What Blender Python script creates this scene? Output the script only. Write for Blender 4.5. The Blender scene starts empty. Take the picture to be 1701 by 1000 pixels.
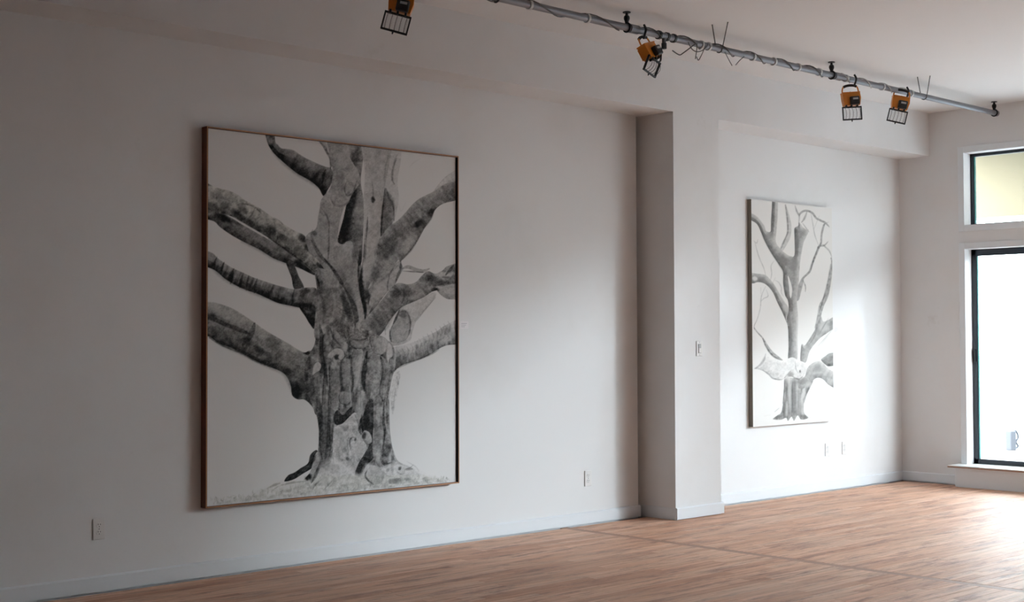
import bpy, bmesh, math, random
import numpy as np
from mathutils import Matrix, Vector
random.seed(7)
SC = bpy.context.scene
C = SC.collection
# ------------------------------------------------------------------ camera (focal length in pixels of a 1701 x 1000 frame)
FPX, YAW, PITCH, ROLL = 2252.1, math.radians(43.368), math.radians(1.6084), math.radians(-0.1903)
CAM = Vector((0.0, -6.8108, 1.3446))
_fw = Vector((math.sin(YAW)*math.cos(PITCH), math.cos(YAW)*math.cos(PITCH), math.sin(PITCH)))
_r0 = Vector((math.cos(YAW), -math.sin(YAW), 0)); _u0 = _r0.cross(_fw)
_r = _r0*math.cos(ROLL)+_u0*math.sin(ROLL); _u = _u0*math.cos(ROLL)-_r0*math.sin(ROLL)
cam = bpy.data.objects.new('camera', bpy.data.cameras.new('camera')); C.objects.link(cam)
cam.matrix_world = Matrix(((_r.x,_u.x,-_fw.x,CAM.x),(_r.y,_u.y,-_fw.y,CAM.y),(_r.z,_u.z,-_fw.z,CAM.z),(0,0,0,1)))
cam.data.sensor_fit = 'HORIZONTAL'; cam.data.sensor_width = 36; cam.data.lens = FPX/1701*36
cam.data.clip_start = .05; cam.data.clip_end = 400
SC.camera = cam
def at(px, py, axis, v):                       # pixel to the point where its ray meets the plane  axis = v
    d = _fw+_r*((px-850.5)/FPX)-_u*((py-500)/FPX)
    return CAM+d*((v-CAM[axis])/d[axis])
def depth(p): return (Vector(p)-CAM).dot(_fw)
# ------------------------------------------------------------------ hazy daylight sky, brightest at the horizon
W = bpy.data.worlds.new('hazy_sky'); SC.world = W; W.use_nodes = True
nt = W.node_tree; nt.nodes.clear()
o_ = nt.nodes.new('ShaderNodeOutputWorld'); b_ = nt.nodes.new('ShaderNodeBackground')
tc = nt.nodes.new('ShaderNodeTexCoord'); sp = nt.nodes.new('ShaderNodeSeparateXYZ'); cr = nt.nodes.new('ShaderNodeValToRGB')
nt.links.new(tc.outputs['Generated'], sp.inputs[0]); nt.links.new(sp.outputs['Z'], cr.inputs[0])
for p_, c_ in ((.2,(.66,.73,.79,1)), (.5,(.41,.47,.53,1))): cr.color_ramp.elements.new(p_).color = c_
for e_, c_ in ((cr.color_ramp.elements[0],(.86,.92,.97,1)), (cr.color_ramp.elements[-1],(.28,.34,.41,1))): e_.color = c_
nt.links.new(cr.outputs[0], b_.inputs[0]); b_.inputs[1].default_value = 25.0
nt.links.new(b_.outputs[0], o_.inputs[0])
# low hazy sun shining in through the end windows
sun = bpy.data.objects.new('hazy_sun', bpy.data.lights.new('hazy_sun', 'SUN')); C.objects.link(sun)
sun.data.energy = 1.75; sun.data.angle = math.radians(7); sun.data.color = (.80,.90,1)
sun.rotation_euler = Vector((-1, 1.04, -.355)).to_track_quat('-Z', 'Y').to_euler()
SC.view_settings.view_transform = 'Standard'; SC.view_settings.look = 'None'
SC.view_settings.gamma = 1; SC.view_settings.use_curve_mapping = False
SC.view_settings.exposure = 0.16
# ---------------------------------------------------------------- drawing engine (charcoal tone per canvas point)
def _h(ix, iy, s):
    n = (ix * 374761393 + iy * 668265263 + s * 974634777) & 0xffffffff
    n = ((n ^ (n >> 13)) * 1274126177) & 0xffffffff
    return ((n ^ (n >> 16)) & 0xffff) / 65535.0
def vnoise(x, y, s=0):
    ix = np.floor(x).astype(np.int64); iy = np.floor(y).astype(np.int64)
    fx = x - ix; fy = y - iy; fx = fx*fx*(3-2*fx); fy = fy*fy*(3-2*fy)
    return ((_h(ix,iy,s)*(1-fx)+_h(ix+1,iy,s)*fx)*(1-fy) + (_h(ix,iy+1,s)*(1-fx)+_h(ix+1,iy+1,s)*fx)*fy)*2-1
def spl(p, closed=False, n=5):
    p = np.array(p, float); m = len(p)
    if m < 3 and not closed: return p
    out = []
    rng = range(m if closed else m-1)
    for i in rng:
        a = p[(i-1) % m] if closed or i > 0 else p[0]
        b = p[i]; c = p[(i+1) % m]
        d = p[(i+2) % m] if closed or i+2 < m else p[-1]
        for k in range(n):
            t = k/n
            out.append(.5*((2*b)+(-a+c)*t+(2*a-5*b+4*c-d)*t*t+(-a+3*b-3*c+d)*t**3))
    if not closed: out.append(p[-1])
    return np.array(out)
class Draw:
    def __init__(s, px, py, paper=1.0):
        s.px, s.py = px, py
        s.t = np.full(px.shape, paper); s.c = np.zeros(px.shape); s.m = np.zeros(px.shape)   # tone, warm tint, drawn mask
    def _win(s, q, m):
        return np.where((s.px > q[:,0].min()-m) & (s.px < q[:,0].max()+m) & (s.py > q[:,1].min()-m) & (s.py < q[:,1].max()+m))[0]
    def _near(s, w, q, closed):
        x = s.px[w]; y = s.py[w]
        best = np.full(x.shape, 1e9); vx = np.zeros_like(x); vy = np.zeros_like(x); tt = np.zeros_like(x)
        wn = np.zeros(x.shape, bool)
        n = len(q); seg = n if closed else n-1
        for i in range(seg):
            ax, ay = q[i][:2]; bx, by = q[(i+1) % n][:2]
            dx, dy = bx-ax, by-ay; L = dx*dx+dy*dy+1e-12
            t = np.clip(((x-ax)*dx+(y-ay)*dy)/L, 0, 1)
            ex = x-ax-t*dx; ey = y-ay-t*dy; d = ex*ex+ey*ey
            m = d < best
            best[m] = d[m]; vx[m] = ex[m]; vy[m] = ey[m]; tt[m] = (i+t[m])/seg
            if closed:
                cr = (ay > y) != (by > y)
                if dy != 0: wn ^= cr & (x < ax + (y-ay)/dy*dx)
        return x, y, np.sqrt(best), vx, vy, tt, wn
    # filled smooth outline, shaded as a round form: amp towards the light, w = rim width
    def fill(s, pts, tone, amp=.2, w=12, light=(.25,-.97), soft=.9, mott=.08, ms=7, ring=None, rim=0, warm=0, a=1, smooth=True):
        q = spl(pts, True) if smooth else np.array(pts, float)
        W = s._win(q, 3+soft); x, y, d, vx, vy, tt, ins = s._near(W, q, True)
        al = np.clip(.5 + np.where(ins, d, -d)/soft, 0, 1)*a
        k = np.clip(1-d/w, 0, 1); dd = d+1e-6
        sh = -((vx/dd)*light[0]+(vy/dd)*light[1])*k*amp*np.where(ins, 1, -1)
        t = tone + sh - rim*np.clip(1-d/2.2, 0, 1)
        t = t + mott*(vnoise(x/ms, y/ms, 3)+.6*vnoise(x/ms*2.3, y/ms*2.3, 5)+.4*vnoise(x/1.6, y/1.6, 8))
        if ring:
            an, sc, am = ring; ca, sa = math.cos(an), math.sin(an)
            u = x*ca+y*sa; v = -x*sa+y*ca
            t = t + am*(vnoise(u/sc+.15*vnoise(x/9,y/9,4), v/26, 9)+.5*vnoise(u/sc*2.1, v/14, 10))
        t = np.clip(t, .02, 1)
        s.t[W] = s.t[W]*(1-al)+t*al; s.c[W] = s.c[W]*(1-al)+warm*al; s.m[W] = np.maximum(s.m[W], al)
    # tapering line; pts (x, y, half width)
    def line(s, pts, tone, a=1, soft=1.2, n=5):
        q = spl(pts, False, n); W = s._win(q, 2+soft+q[:,2].max()); x, y, d, vx, vy, tt, _ = s._near(W, q, False)
        r = np.interp(tt, np.linspace(0, 1, len(q)), q[:,2])
        al = np.clip(.5-(d-r)/soft, 0, 1)*a*(.8+.2*vnoise(x/3, y/3, 12))
        s.t[W] = s.t[W]*(1-al)+tone*al
    def blob(s, x0, y0, rx, ry, ang, tone, a=.7):
        q = np.array([[x0-rx-ry, y0-rx-ry],[x0+rx+ry, y0+rx+ry]])
        W = s._win(q, 1); x = s.px[W]-x0; y = s.py[W]-y0; ca, sa = math.cos(ang), math.sin(ang)
        u = (x*ca+y*sa)/rx; v = (-x*sa+y*ca)/ry
        r = (u*u+v*v)/1.35+.22*vnoise(s.px[W]/4, s.py[W]/4, 20)
        k = np.clip(1-r, 0, 1); al = k*k*(3-2*k)*min(1, a*1.15)*s.m[W]
        s.t[W] = s.t[W]*(1-al)+tone*al
    def L(s, flat, w, tone, a=.8, soft=1.4):          # line from flat x,y list with one width, tapered ends
        p = np.array(flat, float).reshape(-1, 2); m = len(p)
        ww = [w*(.35 if i in (0, m-1) else 1) for i in range(m)]
        s.line(np.column_stack([p, ww]), tone, a, soft)
    def F(s, flat, tone, **k):                        # filled outline; points on the canvas edge run past it
        p = np.array(flat, float).reshape(-1, 2); x0, x1, yt, sl, m = s.edge
        p[:,1] -= np.where(p[:,1] < yt+(p[:,0]-x0)*sl+4, m, 0)
        p[:,0] += np.where(p[:,0] <= x0+1.5, -m, 0)+np.where(p[:,0] >= x1-4.5, m, 0)
        s.fill(p, tone, **k)

def homog(src, dst):
    A = []
    for (x, y), (u, v) in zip(src, dst):
        A.append([x,y,1,0,0,0,-u*x,-u*y,-u]); A.append([0,0,0,x,y,1,-v*x,-v*y,-v])
    return np.linalg.svd(np.array(A))[2][-1].reshape(3,3)
def canvas_points(corners, nx, ny):                    # corners TL,TR,BR,BL in tracing units
    H = homog([(0,1),(1,1),(1,0),(0,0)], corners)
    u, v = np.meshgrid(np.linspace(0,1,nx), np.linspace(0,1,ny))
    P = H @ np.array([u.ravel(), v.ravel(), np.ones(u.size)])
    return u.ravel(), v.ravel(), P[0]/P[2], P[1]/P[2]

def draw_fig(px, py):
    D = Draw(px, py); D.edge = (343.5, 761, 215, .107, 14); F, L, B = D.F, D.L, D.blob
    PI = math.pi
    # far stems at the top, pale
    F([630,246, 652,249, 664,252, 668,258, 662,300, 664,330, 655,372, 640,390, 625,380], .82, amp=.08, mott=.05)
    L([700,262, 690,268, 682,276], 1.2, .8, .5)
    L([662,330, 668,350, 676,335], 1., .8, .5)
    B(668,262,10,30,0,.86,.6); B(655,330,14,30,0,.8,.5)
    # pale upper right shoot behind the big limb
    F([722,318, 735,300, 748,288, 758,276, 760,300, 745,308, 730,318], .8, amp=.1, mott=.06, rim=.1)
    # horn limb, upper left
    F([439,227, 454,229, 457,236, 461,241, 467,247, 476,248, 487,250, 498,257, 508,263, 519,268, 530,273, 541,277, 551,280, 555,294, 551,305, 546,314, 538,326, 530,313, 517,302, 505,295, 494,289, 481,279, 468,268, 459,260, 451,251, 444,238], .27, amp=.24, w=15, ring=(.5,7,.09), mott=.06)
    B(447,234,9,6,1,.6,.7); B(513,272,7,4,1.9,.52,.8); B(527,280,5,10,.5,.42,.5); L([541,282, 538,292, 536,305], 2.6, .05, .85); B(536,315,10,8,.8,.06,.7); B(546,298,5,12,.2,.4,.5)
    B(478,272,18,5,.75,.12,.5); B(508,292,16,4,.5,.1,.5)
    L([531,236, 538,243, 544,254, 549,263, 550,273, 549,281], 2.0, .15, .85); L([533,236, 541,240, 544,250], 2.2, .3, .6)
    # left pair of limbs, lower one first
    F([343,350, 358,352, 375,358, 388,365, 410,378, 440,395, 470,413, 500,434, 527,452, 524,458, 498,446, 476,438, 455,430, 430,415, 405,403, 385,392, 366,379, 355,369, 344,362], .33, amp=.17, w=12, ring=(.55,9,.08), mott=.08)
    B(372,364,20,7,.4,.07,.9); B(350,358,7,6,.3,.5,.6); B(400,388,20,4,.6,.45,.5); B(440,406,24,5,.55,.5,.6); B(505,444,22,6,.55,.06,.9); B(398,372,12,5,.5,.2,.6)
    F([343,303, 352,310, 366,315, 380,318, 395,325, 407,334, 420,340, 432,347, 446,357, 460,366, 474,375, 490,384, 504,390, 511,399, 516,412, 526,425, 540,440, 546,452, 530,456, 512,445, 498,433, 480,420, 460,406, 443,394, 425,385, 402,371, 387,362, 366,356, 343,351], .55, amp=.22, w=16, mott=.15, ms=6, ring=(.5,8,.06), warm=.3)
    B(347,307,6,5,.5,.25,.7); B(352,345,14,8,.4,.25,.7); B(372,345,9,10,.4,.3,.6); B(395,358,16,7,.6,.14,.75); B(404,350,8,5,.5,.25,.6)
    L([398,340, 412,341, 424,346, 434,355], 1.6, .22, .7); L([424,346, 418,358, 412,366], 1.2, .3, .6); B(402,345,8,6,.3,.35,.5)
    B(420,375,18,6,.6,.15,.7); B(448,386,14,12,.5,.16,.8); B(470,395,14,6,.4,.2,.7); B(503,396,10,7,.7,.1,.8); B(515,412,10,9,.8,.14,.7); B(485,405,14,8,.5,.42,.6); B(500,420,16,10,.7,.22,.5); B(534,444,10,5,.8,.06,.8); B(470,378,12,3,.6,.55,.6); L([455,362, 466,369, 472,375], .9, .2, .6)
    L([446,397, 470,412, 498,432, 524,452], 1.6, .05, .7)
    # slit of paper between the pair
    F([386,363, 398,368, 412,376, 428,385, 444,395, 436,393, 420,384, 402,374], .95, amp=0, mott=.02)
    # short strut between limbs
    F([476,437, 484,439, 491,444, 497,459, 506,479, 490,481, 485,462, 480,449], .23, amp=.1, w=6, light=(1,0), mott=.06)
    # striped limb
    F([343,417, 352,421, 362,430, 372,437, 386,446, 402,453, 422,462, 446,470, 470,477, 490,481, 512,478, 528,482, 530,514, 516,514, 500,512, 480,508, 462,504, 446,497, 428,489, 410,483, 392,475, 374,464, 357,450, 344,438], .32, amp=.24, w=14, ring=(.35,4.2,.13), mott=.06)
    for x0,y0,x1,y1,w in ((361,428,356,446,1.6),(373,437,368,457,2),(389,448,384,472,3.2),(405,455,399,479,2.4),(414,459,410,484,1.6),(428,464,423,488,1.8),(455,474,450,498,2),(490,482,486,508,1.8)):
        L([x0,y0,(x0+x1)/2-1,(y0+y1)/2,x1,y1], w, .06, .75)
    B(350,428,8,8,.5,.55,.5); B(462,500,14,4,.4,.05,.7); B(505,508,18,5,.1,.05,.8); B(520,492,8,12,.1,.5,.45); B(508,484,10,5,0,.16,.6); B(475,490,12,7,.3,.42,.5)
    F([498,510, 512,512, 526,516, 524,546, 516,539, 508,526], .12, amp=.06, w=6)
    L([505,514, 512,518, 520,519], 1.3, .4, .6)
    # low left bough
    F([342,507, 352,503, 370,507, 386,513, 402,522, 420,534, 440,548, 460,560, 480,571, 496,581, 508,586, 520,583, 560,590, 560,668, 530,690, 522,678, 514,669, 506,664, 496,664, 487,657, 485,643, 479,628, 470,619, 450,610, 426,600, 402,587, 382,577, 366,572, 351,561, 342,551], .42, amp=.25, w=24, mott=.1, warm=.15, ring=(.5,11,.04))
    B(375,522,34,9,.5,.66,.75); B(440,558,20,8,.6,.64,.6); B(400,533,14,8,.5,.62,.6)
    L([342,530, 358,532, 378,541, 400,549, 416,556], 3.6, .1, .75); B(352,527,10,6,.2,.1,.6); L([424,538, 420,552, 412,566, 404,574], 4.4, .14, .7); B(412,568,12,8,.5,.12,.7)
    L([350,562, 372,573, 402,585, 430,600, 460,613], 3.6, .07, .7); B(432,582,12,6,.5,.1,.6); B(366,556,12,5,.4,.3,.6); B(455,568,16,12,.6,.27,.6); B(447,590,10,5,.5,.2,.6); B(440,570,10,4,.4,.5,.4)
    B(480,600,10,14,.3,.5,.5); B(500,592,10,12,.3,.38,.5); B(492,650,14,16,.6,.06,.85); B(510,640,14,12,.6,.16,.7); B(478,618,8,8,.5,.12,.5); B(470,600,6,9,.2,.5,.5)
    B(514,587,10,4,0,.03,.95); L([508,598, 517,604, 524,600], 2, .1, .6)
    # ---- centre: hollow between the stems
    F([575,240, 600,243, 604,262, 600,300, 606,340, 604,400, 600,440, 575,440, 560,410, 572,360, 582,310, 588,290, 580,262], .5, amp=.05, mott=.1, ring=(PI/2,4.5,.12))
    B(574,380,14,55,.08,.04,.9); B(585,330,12,30,.25,.1,.85); B(590,262,9,18,.2,.2,.75); B(594,300,8,20,0,.3,.6); B(590,385,12,28,0,.28,.6); B(598,350,8,40,0,.55,.5)
    # right dark gap and slim stem
    F([640,312, 646,322, 653,340, 654,370, 640,396, 634,390, 636,350], .4, amp=.1, w=8, light=(1,0), mott=.06)
    L([643,312, 648,328, 655,342, 656,366], 1.8, .12, .8); L([638,325, 636,355, 634,392], 2, .08, .85); B(650,330,5,16,-.5,.3,.6)
    # pale centre column
    F([600,243, 622,244, 640,247, 652,250, 648,272, 642,300, 638,330, 634,360, 633,392, 636,420, 640,470, 624,520, 612,560, 596,540, 598,470, 604,430, 606,380, 605,330, 607,290, 604,262], .72, amp=.1, w=10, light=(-.6,-.3), mott=.06)
    L([619,300, 621,318, 620,332], 1.6, .4, .7); B(621,331,4,6,0,.15,.85); L([612,360, 611,380, 609,400], 1.5, .15, .8); L([610,392, 608,410, 606,425], 2, .4, .7); L([613,270, 615,283], 1.4, .45, .6); L([648,252, 642,275, 639,300], 1.3, .45, .6); L([660,262, 654,280, 653,297, 657,305], 1.7, .25, .7); L([661,256, 655,270], 1.5, .35, .6)
    B(628,255,6,14,.2,.6,.6); B(604,418,7,22,0,.35,.7); B(600,455,5,40,0,.1,.8); B(622,470,16,30,.2,.45,.6); B(606,500,6,40,-.1,.1,.85); B(612,480,5,20,.2,.3,.6); L([623,463, 618,472, 614,480], 1.5, .85, .8); B(616,500,6,24,-.3,.14,.8)
    L([610,425, 609,450], 1.1, .7, .6); B(630,430,8,30,.2,.6,.5)
    # centre left stem, pale, descending into the trunk
    F([543,238, 560,240, 577,241, 581,258, 588,272, 595,283, 600,302, 596,308, 586,322, 580,335, 572,347, 566,365, 563,385, 562,402, 572,406, 577,401, 586,402, 590,420, 596,440, 598,455, 597,475, 600,495, 606,515, 606,550, 592,560, 575,540, 572,500, 552,470, 540,448, 528,432, 515,420, 510,405, 508,396, 513,388, 522,383, 527,376, 529,360, 532,345, 533,335, 538,326, 548,314, 552,300, 553,285, 549,265, 546,250], .6, amp=.2, w=10, light=(.35,-.4), mott=.08)
    B(571,262,10,20,.3,.74,.7); B(588,288,9,14,.6,.7,.6); B(566,300,9,26,0,.42,.5); L([576,302, 573,315, 578,325, 588,318, 593,300], 1.3, .22, .7); L([550,328, 556,340, 570,342, 580,334], 1.8, .35, .6); L([547,330, 552,340, 553,346], 1.6, .78, .7)
    L([533,345, 540,353, 546,366, 548,380], 1.4, .28, .7); L([547,380, 547,410, 546,432], 1.6, .2, .75); B(536,405,12,22,.2,.62,.5); L([520,382, 518,392, 526,410, 536,424], 1.6, .28, .7); B(523,388,5,5,0,.25,.6); B(538,345,10,9,.3,.5,.5); L([540,430, 556,450, 570,472, 577,484], 2.6, .06, .8); L([566,350, 566,372, 563,395], 1.3, .75, .6)
    L([555,424, 557,432], 1.4, .15, .8); B(578,410,9,9,0,.74,.6); B(570,432,18,14,.4,.64,.5); B(590,425,5,18,-.1,.3,.6); B(580,450,14,16,.5,.5,.5); B(566,458,14,12,.8,.3,.5); B(590,500,8,30,-.1,.6,.5); B(583,492,8,30,-.3,.28,.6); B(597,520,3,18,0,.75,.6)
    L([597,440, 597,456, 600,480, 607,505, 612,530], 2, .06, .75)
    # inner left spiral mass
    F([524,452, 534,446, 546,452, 560,466, 572,484, 580,505, 588,540, 594,565, 560,580, 535,578, 524,560, 524,540, 526,515, 528,484], .45, amp=.12, w=14, mott=.12, ring=(.9,5,.08))
    B(533,478,10,16,.5,.22,.6); L([526,456, 530,470, 532,480], 1.6, .05, .85); B(548,470,10,14,.6,.58,.5); L([573,480, 566,488, 562,496], 1.3, .7, .7); B(565,510,12,24,-.2,.58,.55); B(578,512,7,30,-.35,.15,.75); B(545,500,10,20,.2,.4,.5); B(570,545,18,10,.4,.22,.6); B(535,530,8,20,0,.4,.5); B(542,460,8,6,.6,.68,.5)
    for k in range(6): L([558+k*3,500+k*9, 572+k*2,508+k*9, 582+k*2,500+k*9], .9, .25, .5)
    L([577,484, 588,505, 594,530, 592,552], 4, .1, .75); L([518,400, 532,424, 552,444], 3, .12, .6); L([566,470, 574,500, 572,530, 560,552], 3.4, .16, .55); L([532,486, 540,510, 538,540], 3, .2, .5); L([552,480, 558,505, 552,535], 2.2, .66, .5)
    L([600,415, 599,450, 603,490, 611,535], 3, .06, .7); L([530,455, 542,470, 556,476], 2, .62, .5)
    # ---- right limbs
    F([757,300, 745,303, 733,310, 722,317, 708,324, 697,330, 686,340, 674,354, 662,366, 648,376, 638,388, 630,402, 628,420, 622,440, 618,456, 624,470, 616,500, 610,530, 620,520, 634,500, 650,478, 654,460, 662,442, 672,430, 686,414, 698,396, 708,378, 719,362, 724,350, 731,342, 742,336, 757,326], .46, amp=.16, w=16, light=(-.7,-.4), ring=(-.75,4.5,.1), mott=.07)
    B(645,410,16,30,.5,.28,.7); B(668,378,14,18,.6,.34,.5); B(722,352,10,8,-.7,.12,.85); B(697,371,11,6,-.5,.1,.9); B(682,402,9,24,.6,.7,.75); B(700,385,8,8,.4,.4,.6); B(652,440,12,22,.5,.66,.6); B(640,470,14,28,.4,.72,.75); B(625,455,8,16,.3,.3,.6); L([698,396, 686,414, 672,430], 1.6, .25, .7); B(712,335,18,8,-.5,.5,.4); B(735,325,12,8,-.5,.4,.5); L([724,350, 719,362, 708,378], 1.4, .3,.6); B(630,490,12,20,.4,.75,.6)
    # twig right of it and small forked stem
    F([663,432, 668,436, 672,446, 668,455, 660,470, 655,478, 650,484, 646,478, 646,462, 652,450], .72, amp=.12, w=5, light=(-.5,-.2), mott=.06)
    L([661,437, 650,455, 646,475, 648,484], 1.2, .25, .7); L([668,434, 668,446, 663,458, 659,470], 2, .2, .8); B(668,442,3,6,0,.25,.7)
    L([671,446, 680,443, 692,447, 705,450, 716,446], 3, .42, .8); L([672,450, 690,451, 706,452], 1.3, .12, .7); B(679,444,3,4,0,.15,.7); B(699,448,5,2,0,.8,.6)
    # middle right bough with drooping pale second bough
    F([668,512, 690,500, 712,488, 728,486, 722,500, 706,518, 694,535, 688,552, 684,566, 660,575, 650,568, 655,540], .78, amp=.08, mott=.05)
    L([727,494, 708,516, 696,532], 1.2, .45, .7)
    F([664,520, 676,516, 682,524, 686,540, 682,558, 672,568, 652,568, 650,552, 656,536], .62, amp=.14, w=8, light=(-.3,.6), mott=.05, rim=.15)
    B(672,522,9,8,.3,.3,.7); L([680,518, 685,535, 682,556], 1.5, .25, .7); L([666,515, 660,530, 656,538], 2.2, .15, .8); L([650,548, 651,560, 653,568], 1.8, .15, .7); B(668,550,9,9,0,.7,.6); L([642,545, 643,556], 1.8, .3,.7)
    F([760,438, 748,441, 738,449, 726,454, 714,450, 704,457, 694,468, 680,472, 664,470, 652,478, 640,494, 622,515, 606,534, 600,550, 604,566, 622,566, 638,552, 652,530, 668,512, 686,503, 706,494, 722,484, 736,482, 748,488, 762,480], .45, amp=.16, w=12, light=(-.3,-.8), ring=(-.75,4.5,.09), mott=.08)
    F([728,476, 742,473, 760,472, 762,494, 752,497, 742,494, 732,486], .62, amp=.12, w=8, light=(.2,-.6), mott=.06)
    B(718,462,10,8,.3,.2,.75); B(735,470,20,6,-.1,.2,.7); B(726,481,8,4,0,.08,.8); B(738,455,14,5,.1,.78,.8); B(752,455,10,4,-.3,.8,.6); L([744,456, 752,447, 757,440], 2.6, .15, .75); B(740,445,8,4,-.2,.45,.5); B(660,488,10,9,.4,.2,.7); L([672,478, 674,492, 670,504], 1.7, .2, .7); B(680,486,9,8,0,.25,.6); B(700,474,12,8,.3,.5,.5); B(694,492,14,6,-.4,.62,.6); B(660,502,14,8,-.6,.35,.4); B(628,535,16,14,-.8,.34,.5); B(705,463,8,6,0,.3,.5); B(672,470,12,3,-.2,.7,.5)
    # low right bough, ribbed
    F([764,528, 746,539, 728,551, 708,560, 692,568, 674,573, 656,578, 644,590, 640,640, 652,632, 657,620, 664,612, 674,606, 686,602, 702,597, 717,590, 731,581, 746,574, 764,567], .60, amp=.30, w=17, ring=(-.15,4,.12), mott=.05)
    for k in range(13):
        x0 = 668+k*7; y0 = 592-k*4.2
        L([x0-4,y0-8, x0,y0, x0-2,y0+9], 1.3, .28, .45)
    B(690,570,34,5,-.35,.82,.6); B(745,565,16,5,-.5,.75,.6); L([664,612, 686,602, 717,590, 733,581], 1.6, .2, .6); B(660,605,14,12,-.4,.22,.6); B(748,548,6,9,.3,.4,.5)
    # ---- trunk
    F([524,545, 530,535, 560,545, 600,545, 636,560, 656,575, 660,605, 656,622, 652,640, 648,665, 650,690, 651,715, 654,738, 658,752, 666,768, 690,780, 700,800, 640,806, 560,808, 505,806, 518,785, 528,768, 531,745, 532,720, 530,700, 526,685, 520,672, 512,650, 505,620, 515,590, 523,575, 526,560], .42, amp=.14, w=16, light=(.5,-.2), mott=.13, ms=6, ring=(0,6,.16))
    c = dict(amp=.24, w=8, light=(.55,-.25), mott=.11, ms=5, ring=(PI/2,9,.07), rim=.16)
    F([537,560, 546,556, 552,575, 550,610, 549,660, 548,700, 545,740, 538,765, 533,740, 535,700, 538,650, 540,610, 537,585], .4, **c)
    F([549,600, 558,604, 566,610, 568,640, 566,670, 562,690, 556,715, 552,735, 549,720, 551,680, 549,640], .44, **c)
    F([588,585, 600,578, 606,588, 602,612, 597,635, 592,655, 588,650, 588,625, 586,605], .6, **c)
    F([569,600, 578,596, 585,602, 588,625, 586,648, 580,654, 573,650, 570,630], .5, **c)
    F([612,590, 624,582, 634,590, 636,615, 632,640, 628,660, 620,668, 612,660, 608,640, 611,615], .5, **c)
    F([634,592, 646,600, 652,612, 650,630, 645,655, 640,668, 634,660, 634,640, 638,615], .44, **c)
    F([600,650, 610,655, 612,680, 606,700, 598,715, 594,700, 596,675], .62, **c)
    F([556,548, 566,556, 578,572, 576,590, 564,580, 555,568], .54, **c)
    F([582,560, 596,556, 612,562, 614,574, 600,580, 586,576], .52, **c)
    F([616,560, 634,558, 646,566, 645,582, 634,590, 622,584], .6, **c)
    B(540,720,9,50,.02,.24,.65); B(534,700,5,40,0,.1,.7); L([548,650, 549,700, 547,740, 541,775], 3, .08, .7); L([555,660, 553,700, 556,730], 2.6, .5, .6); L([541,640, 540,680, 541,720], 2, .42, .5); B(520,650,16,20,.3,.2,.5)
    L([532,540, 536,560, 535,585, 541,610, 546,640], 3.4, .08, .75); L([545,545, 544,570, 552,590], 2.6, .5, .6); L([550,545, 556,562, 568,575], 1.8, .15, .7); L([556,546, 566,562, 574,570], 3, .6, .6); L([574,556, 578,566], 1.8, .1, .7)
    F([546,592, 552,584, 562,579, 571,583, 574,592, 568,598, 560,590, 552,596], .68, amp=.1, w=5, mott=.05); B(562,594,6,5,0,.14,.8); B(567,594,3,4,0,.75,.8); B(557,608,6,7,.6,.68,.8); B(550,602,4,6,.5,.3,.6)
    B(576,576,4,6,.2,.72,.8); L([582,568, 588,576, 594,580], 2.2, .1, .7); B(593,572,9,7,.2,.48,.6); L([588,564, 600,566, 612,562], 2, .12, .7); L([600,550, 596,540, 604,530], 2.6, .8, .7)
    B(560,640,9,34,0,.42,.5); L([568,600, 568,630, 572,650], 2, .1, .7); B(578,625,7,26,.05,.5,.5); L([585,590, 586,620, 589,640, 586,652], 1.8, .12, .7); B(597,625,6,28,.1,.66,.7); L([603,595, 598,620, 595,640], 2, .75, .6); L([612,585, 608,610, 606,632, 608,650], 3.6, .05, .8); B(624,600,9,20,.1,.52,.5); B(632,570,10,9,0,.66,.6)
    F([647,570, 652,573, 655,582, 655,592, 650,596, 648,604, 645,594, 645,582], .82, amp=.06, w=4, mott=.03, rim=.15)
    B(520,608,12,9,.6,.25,.4); F([523,608, 530,602, 535,607, 533,615, 526,620, 521,623], .74, amp=.1, w=4, mott=.05); L([536,603, 538,620, 533,632], 2, .15, .6)
    F([566,655, 574,650, 584,652, 587,662, 582,672, 570,672, 565,665], .52, amp=.14, w=6, rim=.2, mott=.06)
    F([562,682, 572,690, 580,682, 588,676, 584,694, 572,704, 560,706, 556,694], .14, amp=.05, w=6)
    L([583,640, 584,655, 586,672], 1.6, .7, .7)
    B(592,665,5,20,.1,.25,.6); B(590,690,5,8,0,.15,.7); B(600,680,7,30,.1,.66,.7); B(612,660,6,30,.15,.3,.6)
    # pale inner trunk
    F([584,692, 592,686, 597,692, 600,712, 606,730, 612,742, 612,756, 600,772, 594,790, 566,792, 548,788, 552,770, 556,745, 556,715, 562,708, 572,704], .7, amp=.1, w=10, light=(-.3,-.6), mott=.13, ms=5)
    L([586,750, 584,740, 584,732, 588,727, 593,728], 1.1, .22, .7); L([581,728, 580,740, 582,752], 1.0, .3, .6); B(593,731,2.4,3.2,.4,.2,.7); B(580,763,4,3,.9,.2,.6); L([584,766, 589,760], 1, .25, .6); L([570,720, 568,735, 571,750], 1.2, .4, .5); L([562,740, 566,760, 562,780], 1.3, .45, .5); L([600,740, 597,755, 601,768], 1.2, .4, .5); L([575,770, 582,780, 592,782], 1.1, .4, .5); B(572,735,4,8,.2,.5,.4); B(590,770,5,5,0,.55,.4); B(577,712,6,7,.5,.4,.6); L([592,690, 598,704, 602,716], 1.8, .3, .6); L([556,700, 553,730, 548,768], 2.4, .14, .7); B(566,725,8,14,0,.62,.5); B(572,793,4,4,0,.06,.9); B(598,750,10,14,.2,.72,.6); B(575,745,5,10,0,.45,.4); B(564,755,5,9,.3,.48,.4)
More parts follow.
